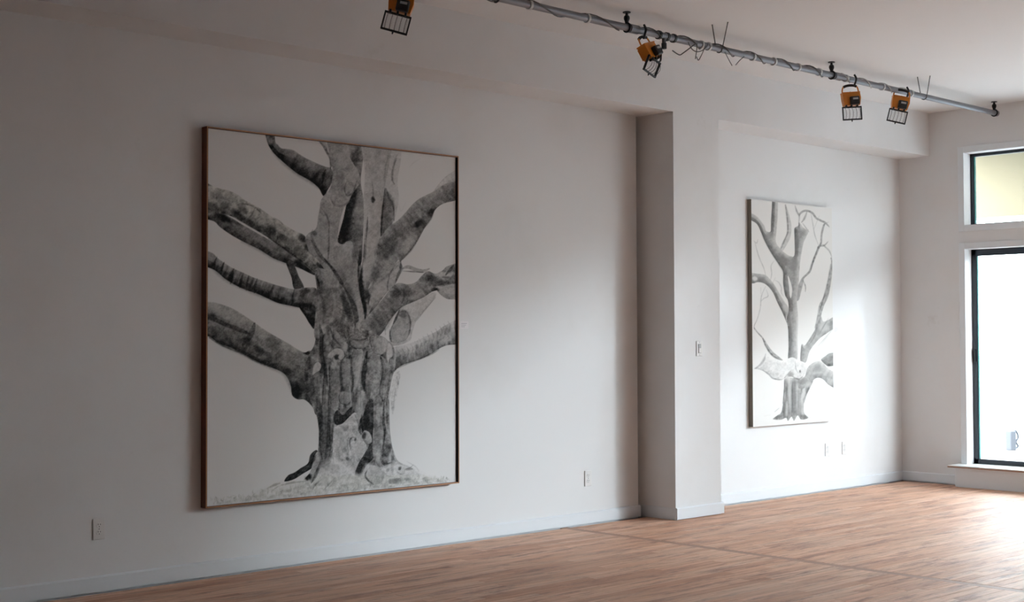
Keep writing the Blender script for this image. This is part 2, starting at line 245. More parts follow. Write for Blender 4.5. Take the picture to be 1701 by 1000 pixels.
    # dark diagonal fissure and right hand roots
    F([612,670, 622,665, 624,700, 622,735, 624,760, 614,772, 606,785, 602,804, 592,806, 592,790, 598,772, 610,752, 616,738, 606,722, 604,716, 600,700, 606,690], .16, amp=.06, w=7, mott=.08)
    F([608,716, 617,720, 621,732, 617,738, 609,736, 605,726], .6, amp=.12, w=5, mott=.1); B(608,725,4,7,0,.14,.8); B(612,700,6,14,0,.05,.8); L([604,690, 600,712, 602,722], 2.4, .08, .8)
    F([624,664, 636,662, 640,690, 640,720, 638,745, 634,760, 638,775, 640,782, 632,776, 625,764, 622,745, 624,715], .48, amp=.18, w=8, light=(.3,-.2), ring=(PI/2,8,.08), mott=.08); B(631,690,4,18,0,.64,.7); B(630,730,7,12,0,.36,.5); B(632,758,4,14,.1,.68,.7)
    L([641,668, 640,700, 643,720, 641,745], 2.2, .1, .8); F([644,668, 650,668, 650,710, 653,735, 655,758, 650,770, 642,772, 637,760, 642,735, 645,705], .46, amp=.14, w=5, light=(.6,-.2), mott=.12, ring=(0,4,.1)); L([638,765, 642,772, 652,770], 2.2, .12, .8); B(651,746,3,8,0,.2,.7); L([656,760, 661,768], 1.5, .3, .7)
    # lacy pale bark on the right edge
    F([658,620, 664,614, 668,622, 666,640, 662,660, 656,690, 652,668, 653,645], .86, amp=.04, mott=.14, ms=4); L([662,624, 663,632], 1.1, .4, .7); L([665,634, 664,640], 1.3, .2, .7); L([652,650, 648,668], 1.8, .3, .6); L([660,645, 658,665, 655,688], .9, .55, .6)
    for k in range(14): L([610+k*3.2,625+((k*37)%19), 608+k*3.2,648+((k*53)%30)], 1.2, (.25,.62,.45)[k%3], .45)
    for k in range(16): L([532+k*4.6,640+((k*29)%31), 533+k*4.6,668+((k*47)%33)], 1.2, (.2,.55,.35)[k%3], .45)
    # roots and ground
    F([540,768, 556,762, 580,775, 600,790, 612,772, 628,778, 646,776, 666,770, 690,778, 712,790, 735,797, 758,804, 700,812, 600,824, 480,836, 400,842, 350,842, 400,830, 440,812, 470,800, 500,795, 520,790], .86, amp=.03, w=8, mott=.09, ms=5, soft=7, a=.85)
    F([475,800, 481,790, 492,785, 502,778, 514,770, 518,756, 528,748, 531,756, 524,775, 505,788, 490,797], .15, amp=.08, w=6, mott=.08)
    F([527,754, 534,752, 536,770, 530,790, 520,803, 516,792, 520,778], .55, amp=.1, w=5, light=(-1,0)); B(514,793,7,7,.4,.05,.9); L([536,765, 528,785, 520,803], 1.8, .12, .7); L([508,776, 522,768, 527,757], 1.6, .1, .7)
    B(541,768,12,14,.3,.3,.5); B(555,778,10,10,0,.6,.5)
    F([612,782, 622,774, 634,778, 642,790, 636,803, 622,806, 612,798], .66, amp=.2, w=9, light=(-.5,-.4), mott=.06); L([613,782, 610,790, 614,798, 624,806], 1.5, .12, .8)
    B(660,800,15,5,-.1,.32,.7); B(680,797,8,3,.1,.4,.6); B(668,779,3,4,.5,.2,.7); L([664,786, 670,789, 676,787], 1.2, .4, .6); L([690,774, 684,779, 676,781], 1.2, .35, .6); L([640,784, 648,792, 660,794], 1.3, .45, .5); B(648,782,3,4,.4,.4,.6); B(684,780,7,3,-.2,.35,.6); B(655,780,3,4,0,.45,.5); L([680,768, 694,776, 700,784], 1.1, .5, .5); L([560,794, 548,806, 540,815], 1.3, .4, .6); L([536,798, 526,806, 522,814], 1.5, .3, .6); B(574,808,6,3,.1,.45,.6); L([470,806, 490,802, 510,800], 1.6, .35, .6); L([446,812, 458,806, 468,803], 2, .35, .6); L([455,815, 465,808], 1.4, .3, .6); B(540,800,8,8,.3,.72,.5); L([553,790, 558,800, 548,812], 1.0, .55,.6)
    rng = np.random.RandomState(4)
    for k in range(300):                                    # grass
        t = rng.rand(); x = 352+t*402; yb = 840-(x-343)*.0935
        y = yb-rng.rand()*(16 if 420 < x < 560 else 9); h = 2+rng.rand()*4
        L([x,y, x+rng.randn()*.8,y-h/2, x+rng.randn()*1.6,y-h], .8, .3+.4*rng.rand(), .45)
        if k % 4 == 0: B(x, y, 6, 2.5, -.1, .55, .35)
    for l, w in (([344,437, 372,463, 410,482, 446,496, 480,507, 520,513],3.2),([402,403, 430,415, 456,430, 478,438, 500,446],3),([452,252, 470,270, 496,290, 518,303, 530,313],3.4),([620,515, 640,548, 655,526, 668,512],1.6),([346,558, 372,574, 404,588, 430,601, 452,611, 472,620, 480,632, 486,650],3.4),([630,470, 645,458, 664,440],2)):
        L(l, w, .1, .45, 4)
    D.t -= D.m*(.05*vnoise(px*.9, py*.9, 31)+.05*vnoise(px/2.2+py/5, py/2.2-px/5, 32)+.05*vnoise(px/5, py/5, 33)+.04*np.clip(vnoise((px+py)/1.7, (px-py)/9, 34), 0, 1))
    D.t = np.clip(D.t, .02, 1)
    D.c[(py > 790) & (D.t < .9)] += .25
    return D

def draw_slim(px, py):
    D = Draw(px, py); D.edge = (1247, 1383.5, 331, .119, 8); F, L, B = D.F, D.L, D.blob
    o = dict(mott=.05, ms=5)
    # fine twigs
    for l in ([1253,402,1257,418,1261,430,1268,446,1271,458],[1271,476,1264,492,1262,512,1257,530,1252,541,1252,548],[1272,482,1275,492,1268,496,1264,500],[1263,478,1263,488],[1285,434,1280,442,1281,455,1279,466],[1287,466,1293,470,1297,478,1297,486,1300,492],[1346,352,1350,375,1353,392,1359,408],[1342,382,1337,396,1333,404],[1360,360,1352,380],[1251,400,1256,404,1258,398],[1287,462,1283,470],[1376,370,1371,372,1366,375]):
        L(l, .75, .5, .7)
    # right slender rising limb
    D.line(np.array([[1380,430,1.2],[1381,436,1.3],[1380,450,1.8],[1377,470,2.6],[1372,492,3.2],[1364,508,4],[1360,525,3.2],[1356,545,3.6]]), .42, .9)
    L([1381,428, 1377,418, 1371,412, 1366,408, 1358,412], 1.2, .5, .8); L([1379,440, 1374,470, 1366,500, 1360,520], 1., .22, .7)
    # twisting branch on the right
    D.line(np.array([[1322,496,5],[1330,472,3.4],[1334,462,1.8],[1344,452,1.8],[1348,440,1.8],[1354,425,2],[1359,412,1.8]]), .42, .85)
    L([1346,450, 1351,432, 1358,413], 1., .2, .7); L([1333,466, 1337,476, 1337,485], 1, .3, .8); B(1351,447,2,4,0,.2,.8)
    D.line(np.array([[1359,412,2.2],[1363,405,1.6],[1364,392,1.6],[1366,382,1.7],[1369,373,1.3]]), .36, .85); L([1359,410, 1368,409, 1375,402], 1.3, .42, .8)
    L([1377,378, 1370,371, 1362,367, 1355,363, 1350,356, 1344,352, 1336,351, 1329,355, 1327,360], 1.7, .36, .85); L([1340,352, 1336,363, 1331,370], 1.8, .45, .8); L([1333,372, 1340,382, 1343,386], 1, .4, .8); L([1320,342, 1323,352, 1327,360, 1326,372], 1.4, .42, .8); B(1333,349,8,4,-.3,.6,.6)
    # upper limbs
    F([1247,352, 1254,358, 1262,366, 1269,376, 1272,384, 1279,385, 1280,372, 1281,352, 1283,335, 1291,336, 1291,360, 1289,385, 1288,402, 1294,412, 1302,420, 1312,426, 1319,424, 1319,395, 1319,380, 1325,376, 1327,370, 1333,378, 1342,386, 1336,398, 1332,414, 1328,440, 1326,470, 1323,500, 1325,530, 1324,560, 1323,600, 1309,600, 1309,575, 1308,545, 1305,530, 1309,515, 1308,500, 1303,490, 1300,470, 1300,452, 1293,440, 1285,428, 1277,415, 1270,402, 1264,388, 1256,372, 1248,362], .52, amp=.26, w=8, light=(.85,-.3), **o)
    D.line(np.array([[1304,341,1.2],[1307,356,2.6],[1310,375,3.8],[1309,392,3.8],[1303,404,4.2],[1298,414,3.4]]), .66, .9); L([1304,341, 1307,362, 1308,385, 1303,398, 1297,413], 1.1, .3, .7)
    B(1300,432,14,8,.8,.36,.5); B(1322,405,5,20,0,.38,.5); B(1318,440,8,14,0,.42,.5); B(1330,446,6,5,0,.5,.6); L([1283,340, 1281,362, 1280,384], 1, .35, .6); B(1277,392,7,7,0,.5,.5)
    L([1264,390, 1277,414, 1292,438, 1300,452, 1301,475], 1.3, .3, .6)
    # paper slit beside the trunk, split stem
    F([1308,459, 1312,468, 1315,480, 1314,492, 1312,495, 1310,480], .97, amp=0, mott=.01); L([1307,462, 1309,480, 1308,500], .9, .4, .6)
    # left arching branch
    F([1247,454, 1258,455, 1270,457, 1278,464, 1286,474, 1293,486, 1300,498, 1308,510, 1309,518, 1306,530, 1309,542, 1305,534, 1298,518, 1290,502, 1284,488, 1277,478, 1268,471, 1258,469, 1250,471, 1247,468], .52, amp=.26, w=7, light=(.6,-.6), **o)
    B(1253,463,5,4,0,.85,.8); B(1265,464,7,5,.3,.4,.5); B(1282,478,5,9,-.7,.45,.5); B(1303,512,4,8,-.4,.75,.5)
    B(1324,560,2,40,0,.85,.6); L([1310,520, 1313,560, 1311,595], 1.4, .36, .6)
    # left low curl
    D.line(np.array([[1252,545,.8],[1257,552,1],[1266,562,1.2],[1272,574,2.4],[1281,587,3.2],[1290,594,3],[1298,599,1.4]]), .4, .9); L([1266,562, 1272,576, 1282,590, 1296,599], .9, .2, .7)
    # right bough rising
    F([1331,572, 1336,574, 1342,566, 1352,550, 1358,536, 1363,526, 1366,534, 1372,534, 1380,526, 1383,540, 1376,552, 1364,560, 1354,570, 1344,584, 1338,602, 1329,602, 1329,585], .58, amp=.2, w=8, light=(.6,-.5), **o)
    B(1368,545,9,9,-.6,.72,.7); L([1356,545, 1352,560, 1344,572], 1.3, .4, .6); L([1375,530, 1366,545, 1360,556], 1.1, .4, .6); B(1368,558,6,3,-.7,.4,.6); L([1374,560, 1364,572], .9, .6, .6); L([1331,574, 1330,590, 1330,600], 1.3, .4, .6); B(1380,538,3,5,0,.45,.6); L([1382,548, 1370,562, 1358,575], 1., .55,.6)
    # trunk base
    F([1303,628, 1320,628, 1345,626, 1350,632, 1343,648, 1336,662, 1334,680, 1336,688, 1342,694, 1330,697, 1324,690, 1318,699, 1314,692, 1308,699, 1305,694, 1296,697, 1283,696, 1290,690, 1297,684, 1300,665, 1301,645], .52, amp=.2, w=9, light=(.3,-.3), ring=(0,3.4,.14), **o)
    B(1318,660,5,34,0,.32,.5); B(1311,655,2.5,30,0,.72,.5); B(1333,655,3,16,.2,.8,.7); L([1346,634, 1340,650, 1335,668], 1.3, .25, .7); L([1303,632, 1302,650, 1299,670], 1.2, .25, .7); B(1292,692,8,3,-.3,.3,.6); B(1334,692,6,4,.3,.3,.6); B(1326,675,5,20,0,.5,.5); L([1286,684, 1293,678], 1.3, .4, .7); L([1279,689, 1268,691], .8, .75, .6); B(1335,697,3,2,0,.35,.6); L([1316,630, 1315,665, 1315,695], 1.2, .25, .6)
    # right arching bough
    F([1326,634, 1336,625, 1340,612, 1348,604, 1358,600, 1366,603, 1374,612, 1382,622, 1386,634, 1382,646, 1376,640, 1368,632, 1360,628, 1352,630, 1346,638, 1338,644, 1326,645], .58, amp=.2, w=9, light=(.2,-.8), ring=(.5,4,.06), **o)
    B(1332,634,9,6,-.3,.36,.5); B(1357,612,8,7,0,.5,.4); B(1342,640,8,4,-.6,.75,.5); B(1378,634,6,5,.9,.72,.5)
    F([1363,598, 1370,592, 1378,587, 1384,588, 1385,604, 1377,609, 1370,606], .45, amp=.16, w=6, **o); B(1376,607,3,3,0,.25,.7)
    # pale knot across the trunk
    F([1251,612, 1258,609, 1268,592, 1276,593, 1290,597, 1300,599, 1308,596, 1316,594, 1326,599, 1336,603, 1340,610, 1337,620, 1330,630, 1322,629, 1312,626, 1304,629, 1294,632, 1286,630, 1280,624, 1270,618, 1260,614], .86, amp=.14, w=7, light=(.2,-.9), mott=.08, ms=4)
    L([1254,611, 1262,606, 1268,598, 1271,588], 1.6, .45, .7); L([1266,615, 1276,622, 1284,629, 1298,631], 1.2, .3, .7); L([1312,617, 1302,628], 1.4, .35, .7); B(1313,622,6,5,0,.4,.6); L([1320,600, 1321,612, 1325,620], .9, .4, .7); B(1328,617,2,3,0,.25,.7); B(1290,622,4,3,-.5,.6,.5); L([1316,626, 1326,630, 1332,626], 1.4, .3, .7); B(1255,611,4,2,-.2,.35,.7); L([1288,603, 1296,606], 1, .6,.5)
    return D
A_CORN=[(343.5,215),(759.5,259.5),(763,802),(345,841)]
B_CORN=[(1247,331),(1381,347),(1384,699),(1250,709)]
# ------------------------------------------------------------------ materials
def mat(name, col, rough=.6, metal=0, spec=.5):
    m = bpy.data.materials.new(name); m.use_nodes = True
    b = m.node_tree.nodes['Principled BSDF']
    b.inputs['Base Color'].default_value = (*col, 1); b.inputs['Roughness'].default_value = rough
    b.inputs['Metallic'].default_value = metal; b.inputs['Specular IOR Level'].default_value = spec
    return m
def N(m, t, **k):
    n = m.node_tree.nodes.new(t)
    for a, v in k.items(): setattr(n, a, v)
    return n
def lk(m, a, b): m.node_tree.links.new(a, b)
def bsdf(m): return m.node_tree.nodes['Principled BSDF']
def mapped(m, scale, rot=0):
    g = N(m, 'ShaderNodeNewGeometry'); mp = N(m, 'ShaderNodeMapping'); mp.inputs['Scale'].default_value = scale; mp.inputs['Rotation'].default_value = (0,0,rot)
    lk(m, g.outputs['Position'], mp.inputs['Vector']); return mp.outputs[0]
def noise(m, vec, sc, det=3, rough=.5):
    n = N(m, 'ShaderNodeTexNoise'); n.inputs['Scale'].default_value = sc; n.inputs['Detail'].default_value = det; n.inputs['Roughness'].default_value = rough
    if vec is not None: lk(m, vec, n.inputs['Vector'])
    return n.outputs[0]
def ramp(m, fac, stops):
    r = N(m, 'ShaderNodeValToRGB'); e = r.color_ramp.elements
    while len(e) < len(stops): e.new(.5)
    for el, (p, c) in zip(e, stops): el.position = p; el.color = (*c, 1) if len(c) == 3 else c
    lk(m, fac, r.inputs[0]); return r.outputs[0]
def mix(m, fac, a, b, mode='MIX'):
    x = N(m, 'ShaderNodeMix', data_type='RGBA', blend_type=mode)
    for s, v in ((x.inputs[0], fac), (x.inputs[6], a), (x.inputs[7], b)):
        if isinstance(v, (int, float)): s.default_value = v
        elif isinstance(v, tuple): s.default_value = (*v, 1)
        else: lk(m, v, s)
    return x.outputs[2]
def bump(m, h, st, dist=.01):
    b = N(m, 'ShaderNodeBump'); b.inputs['Strength'].default_value = st; b.inputs['Distance'].default_value = dist
    lk(m, h, b.inputs['Height']); lk(m, b.outputs[0], bsdf(m).inputs['Normal'])
def paint(name, col, rough=.75, stain=.5):
    m = mat(name, col, rough, spec=.3)
    p = mapped(m, (1,1,1))
    a = noise(m, p, 1.1, 4, .6); f = ramp(m, a, [(.52,(0,0,0)),(.78,(1,1,1))])
    c = mix(m, f, tuple(x for x in col), (col[0]*(1-.10*stain), col[1]*(1-.14*stain), col[2]*(1-.18*stain)))
    s = noise(m, p, 2.3, 6, .7); g = ramp(m, s, [(.66,(0,0,0)),(.74,(1,1,1))])
    k = N(m, 'ShaderNodeMath', operation='MULTIPLY'); lk(m, g, k.inputs[0]); k.inputs[1].default_value = .35*stain
    c = mix(m, k.outputs[0], c, (.45,.40,.33)); lk(m, c, bsdf(m).inputs['Base Color'])
    bump(m, noise(m, p, 190, 2), .12, .002)
    return m
def wood(name, tone_from):
    m = mat(name, (.3,.16,.09), .4)
    if tone_from == 'object': t = N(m, 'ShaderNodeObjectInfo').outputs['Random']
    else: t = N(m, 'ShaderNodeNewGeometry').outputs['Random Per Island']
    base = ramp(m, t, [(0,(.62,.33,.21)),(.25,(.73,.415,.28)),(.5,(.79,.47,.325)),(.75,(.84,.54,.39)),(1,(.68,.38,.25))])
    g = N(m, 'ShaderNodeNewGeometry'); ad = N(m, 'ShaderNodeVectorMath', operation='MULTIPLY_ADD')
    cb = N(m, 'ShaderNodeCombineXYZ'); mu = N(m, 'ShaderNodeMath', operation='MULTIPLY'); lk(m, t, mu.inputs[0]); mu.inputs[1].default_value = 40
    lk(m, mu.outputs[0], cb.inputs[0]); lk(m, mu.outputs[0], cb.inputs[1])
    lk(m, g.outputs['Position'], ad.inputs[0]); ad.inputs[1].default_value = (1.6,34,1); lk(m, cb.outputs[0], ad.inputs[2])
    gr = noise(m, ad.outputs[0], 1.4, 6, .65)
    c = mix(m, ramp(m, gr, [(.35,(1,1,1)),(.62,(0,0,0))]), base, (.22,.09,.05))
    c = mix(m, .45, base, c)
    st = noise(m, mapped(m, (1.3,8,1)), 1.5, 8, .78)          # dark worn streaks along the boards
    c = mix(m, ramp(m, st, [(.50,(0,0,0)),(.68,(.9,.9,.9))]), c, (.17,.085,.07))
    pl = noise(m, mapped(m, (.7,1.6,1)), .9, 4, .6)           # pale scuffed areas
    sc = N(m, 'ShaderNodeMath', operation='MULTIPLY'); lk(m, ramp(m, pl, [(.48,(0,0,0)),(.70,(1,1,1))]), sc.inputs[0]); sc.inputs[1].default_value = .4
    c = mix(m, sc.outputs[0], c, (.62,.45,.35)); lk(m, c, bsdf(m).inputs['Base Color'])
    ro = N(m, 'ShaderNodeMapRange'); lk(m, noise(m, mapped(m, (1,4,1)), 3, 4), ro.inputs[0]); ro.inputs[3].default_value = .48; ro.inputs[4].default_value = .70; bsdf(m).inputs['Specular IOR Level'].default_value = .3
    lk(m, ro.outputs[0], bsdf(m).inputs['Roughness'])
    bump(m, gr, .15, .002)
    return m
M = {}
M['wall'] = paint('wall_paint', (.80,.80,.805))
M['absorber'] = paint('dark_absorber', (.105,.105,.11), .85, .4)  # dark tone put on unseen surfaces to soak up stray light
M['ceil'] = paint('ceiling_paint', (.78,.775,.775), .85, .2)
M['trim'] = paint('trim_paint', (.80,.83,.86), .38, .1)
M['sill'] = mat('sill_paint', (.84,.83,.81), .3)
M['sill_edge'] = mat('sill_edge_wood', (.36,.22,.16), .5)
M['plank'] = wood('board_wood', 'object'); M['plank_rest'] = wood('board_wood_far', 'island')
M['under'] = mat('subfloor', (.03,.016,.012), .95, spec=.1)
M['seam'] = mat('seam_board_wood', (.25,.135,.09), .6); lk(M['seam'], mix(M['seam'], noise(M['seam'], mapped(M['seam'], (30,3,1)), 2, 5), (.30,.16,.11), (.52,.31,.215)), bsdf(M['seam']).inputs['Base Color'])
M['black'] = mat('black_plastic', (.012,.012,.013), .45)
M['blackmetal'] = mat('black_metal', (.016,.017,.02), .4, .3)
M['winframe'] = mat('window_black_paint', (.012,.018,.03), .35)
M['orange'] = mat('orange_enamel', (.62,.20,.012), .4)
M['grey'] = mat('grey_label', (.45,.46,.47), .5)
M['steel'] = mat('galvanised_steel', (.22,.22,.24), .45, .5)
M['chrome'] = mat('reflector_foil', (.85,.85,.85), .25, .9)
M['wire'] = mat('wire_dark', (.06,.055,.05), .5, .4)
M['cable'] = mat('cable_grey', (.10,.095,.095), .55)
M['cable_w'] = mat('cable_white', (.40,.39,.38), .5)
M['tape'] = mat('tape_white', (.55,.55,.55), .5)
M['plate'] = mat('plate_plastic', (.78,.77,.76), .35)
M['slot'] = mat('slot_dark', (.05,.045,.04), .6)
M['card'] = mat('card_paper', (.86,.84,.86), .7)
M['print'] = mat('card_print', (.42,.40,.46), .7)
M['teal'] = mat('glazing_gasket', (.10,.32,.30), .4)
fr = mat('frame_wood_shaded', (.28,.10,.035), .5); p_ = mapped(fr, (30,30,3)); lk(fr, mix(fr, noise(fr, p_, 3, 4), (.17,.045,.018), (.10,.026,.010)), bsdf(fr).inputs['Base Color']); M['frame'] = fr  # rail wood darkened, the shade of its dim sides put into the colour
M['frame_face'] = mat('frame_face_wood', (.46,.23,.10), .45)
M['inner_black'] = mat('frame_inner_black', (.01,.009,.01), .7)
M['edge_b'] = mat('canvas_edge', (.17,.145,.115), .7)
M['linen'] = mat('canvas_back', (.5,.46,.38), .8)
gl = bpy.data.materials.new('window_glass'); gl.use_nodes = True; n_ = gl.node_tree.nodes; n_.clear()
def thin_glass(m, tint, fac, rough=.02):
    n = m.node_tree.nodes; n.clear(); o = n.new('ShaderNodeOutputMaterial'); mx = n.new('ShaderNodeMixShader'); t = n.new('ShaderNodeBsdfTransparent'); g = n.new('ShaderNodeBsdfGlossy')
    t.inputs[0].default_value = (*tint, 1); g.inputs['Roughness'].default_value = rough; mx.inputs[0].default_value = fac
    lk(m, t.outputs[0], mx.inputs[1]); lk(m, g.outputs[0], mx.inputs[2]); lk(m, mx.outputs[0], o.inputs[0])
thin_glass(gl, (.96,.98,.97), .05); M['glass'] = gl
lg = bpy.data.materials.new('lamp_glass'); lg.use_nodes = True; thin_glass(lg, (.97,.97,.97), .14, .1); M['lampglass'] = lg
aw = mat('awning_canvas', (.20,.172,.118), .9, spec=.1)
tr_ = N(aw, 'ShaderNodeBsdfTranslucent'); tr_.inputs[0].default_value = (.035,.03,.02,1); ms = N(aw, 'ShaderNodeAddShader'); oo = aw.node_tree.nodes['Material Output']
lk(aw, bsdf(aw).outputs[0], ms.inputs[0]); lk(aw, tr_.outputs[0], ms.inputs[1]); lk(aw, ms.outputs[0], oo.inputs[0]); M['awning'] = aw
pv = mat('pavement_concrete', (.27,.265,.255), .9); lk(pv, mix(pv, noise(pv, mapped(pv, (1,1,1)), .8, 5), (.33,.325,.315), (.41,.405,.395)), bsdf(pv).inputs['Base Color']); M['pave'] = pv
M['glassdark'] = mat('dark_glazing', (.02,.025,.03), .1)
M['asphalt'] = mat('asphalt', (.06,.06,.065), .9)
M['utility'] = mat('utility_grey', (.055,.055,.064), .6)
def art_mat(name, paper):
    m = mat(name, paper, .75, spec=.2); a = N(m, 'ShaderNodeVertexColor', layer_name='drawing'); lk(m, a.outputs[0], bsdf(m).inputs['Base Color']); return m
# ------------------------------------------------------------------ mesh helpers
class MB:
    def __init__(s): s.v = []; s.f = []
    def add(s, v, f): o = len(s.v); s.v += [tuple(x) for x in v]; s.f += [tuple(i+o for i in q) for q in f]; return s
    def box(s, x0, x1, y0, y1, z0, z1, mx=None):
        v = [Vector((x,y,z)) for x in (x0,x1) for y in (y0,y1) for z in (z0,z1)]
        if mx is not None: v = [mx @ q for q in v]
        return s.add(v, [(0,1,3,2),(4,6,7,5),(0,4,5,1),(2,3,7,6),(0,2,6,4),(1,5,7,3)])
    def cbox(s, x0, x1, y0, y1, z0, z1, c=.003, mx=None, seg=1):
        bm = bmesh.new(); bmesh.ops.create_cube(bm, size=1)
        bmesh.ops.scale(bm, vec=(x1-x0, y1-y0, z1-z0), verts=bm.verts); bmesh.ops.translate(bm, vec=((x0+x1)/2,(y0+y1)/2,(z0+z1)/2), verts=bm.verts)
        bmesh.ops.bevel(bm, geom=bm.edges[:], offset=c, segments=seg, affect='EDGES', profile=.5)
        if mx is not None: bmesh.ops.transform(bm, matrix=mx, verts=bm.verts)
        bm.verts.index_update(); s.add([v.co for v in bm.verts], [[v.index for v in f.verts] for f in bm.faces]); bm.free(); return s
    def tube(s, path, r, n=8, cap=True):
        path = [Vector(p) for p in path]; rs = r if isinstance(r, (list, tuple)) else [r]*len(path)
        rings = []; up = None
        for i, p in enumerate(path):
            t = (path[min(i+1, len(path)-1)]-path[max(i-1, 0)]).normalized()
            if up is None: up = t.orthogonal().normalized()
            up = (up-t*up.dot(t)); up = up.normalized() if up.length > 1e-6 else t.orthogonal().normalized()
            w = t.cross(up)
            rings.append([p+(up*math.cos(a)+w*math.sin(a))*rs[i] for a in [2*math.pi*k/n for k in range(n)]])
        v = [q for rg in rings for q in rg]; f = []
        for i in range(len(path)-1):
            for k in range(n): f.append((i*n+k, i*n+(k+1) % n, (i+1)*n+(k+1) % n, (i+1)*n+k))
        if cap: f.append(tuple(range(n))[::-1]); f.append(tuple((len(path)-1)*n+k for k in range(n)))
        return s.add(v, f)
    def prism(s, poly, y0, y1):                       # outline in x,z extruded along y
        n = len(poly); v = [(x,y0,z) for x, z in poly]+[(x,y1,z) for x, z in poly]
        return s.add(v, [tuple(range(n)), tuple(range(2*n-1, n-1, -1))]+[(k,k+n,(k+1) % n+n,(k+1) % n) for k in range(n)])
    def build(s, name, m, parent=None, loc=(0,0,0), smooth=False):
        me = bpy.data.meshes.new(name); me.from_pydata(s.v, [], s.f); me.materials.append(m); me.validate()
        bm = bmesh.new(); bm.from_mesh(me); bmesh.ops.recalc_face_normals(bm, faces=bm.faces); bm.to_mesh(me); bm.free()
        if smooth: me.shade_smooth()
        ob = bpy.data.objects.new(name, me); C.objects.link(ob); ob.location = loc; ob.parent = parent; return ob
def tag(o, label, cat, group=None):
    o['label'] = label; o['category'] = cat
    if group: o['group'] = group
    return o
def struct(o): o['kind'] = 'structure'; return o
def empty(name, loc=(0,0,0), rot=(0,0,0)):
    e = bpy.data.objects.new(name, None); C.objects.link(e); e.location = loc; e.rotation_euler = rot; e.empty_display_size = .05; return e
def sm(p, n=6): return [Vector(q) for q in spl([tuple(x) for x in p], False, n)]
# ------------------------------------------------------------------ the room
L = 11.498; D = .32; ZS = 3.0375; ZC = 3.4378; HB = .0905; BT = .017
XP, XQ, XA = 7.79, 8.331, 7.735
X0, YF = -9.0, -13.0
SEAM = 6.93
YW = -.667; WD = .111
ZSILL = .194
struct(MB().box(X0-.15, L+.25, YF-.15, .2, -.14, -.019).build('floor', M['under']))
FLOOR = bpy.data.objects['floor']
struct(MB().box(X0-.15, L+.25, YF-.15, .2, ZC, ZC+.2).build('ceiling', M['ceil']))
w = MB().box(X0, XA, 0, .2, -.1, ZC)
w.box(XA, XP+.1, .05, .2, -.1, ZC); w.box(XP+.1, L+.25, 0, .2, -.1, ZC)
struct(w.build('wall_left', M['wall']))
struct(MB().box(X0-.15, X0, YF, .2, -.1, ZC).build('wall_back', M['absorber']))  # unseen walls, set far back and made dark to cut bounce light
struct(MB().box(X0-.15, L+.25, YF-.15, YF, -.1, ZC).build('wall_front', M['absorber']))
struct(MB().box(XP, XQ, -D, .05, -.019, ZS).build('wall_pillar', M['wall']))
struct(MB().box(X0, L+.02, -D, .02, ZS, ZC+.02).build('wall_soffit', M['wall']))
# end wall with a bank of windows: each bay has a transom light over a tall light
BAYS = [(-.667,-3.40),(-3.95,-7.2)]
ZW1, TZ0, TZ1 = 2.151, 2.371, 3.031
e = MB(); T = .22
ys = [.2]+[v for b in BAYS for v in b]+[YF-.15]
for k in range(0, len(ys), 2): e.box(L, L+T, ys[k+1], ys[k], -.1, ZC)
for a, b in BAYS:
    e.box(L, L+T, b, a, -.1, ZSILL-.02)
    if a > -1: e.box(L, L+T, b, a, ZW1, TZ0)
    e.box(L, L+T, b, a, TZ1 if a > -1 else 3.33, ZC)
struct(e.build('wall_end', M['wall']))
# baseboards with a small top bevel
def base(name, p0, p1, nrm):
    p0 = Vector((*p0,0)); p1 = Vector((*p1,0)); n = Vector((*nrm,0)); v = []
    for p in (p0, p1):
        for d, z in ((0,0),(BT,0),(BT,HB-.008),(BT-.008,HB),(0,HB)): v.append(p+n*d+Vector((0,0,max(z,.006))))
    f = [(k,(k+1) % 5,(k+1) % 5+5,k+5) for k in range(5)]+[(0,1,2,3,4),(9,8,7,6,5)]
    return struct(MB().add(v, f).build(name, M['trim']))
base('baseboard_left', (X0,0), (XA+.012,0), (0,-1))
base('baseboard_pillar', (XP-.002,-D), (XQ+BT,-D), (0,-1))
base('baseboard_pillar_side', (XP,-D), (XP,.05), (-.3,0))
base('baseboard_recess', (XQ,0), (L,0), (0,-1))
base('baseboard_end', (L,0), (L,-.62), (-1,0))
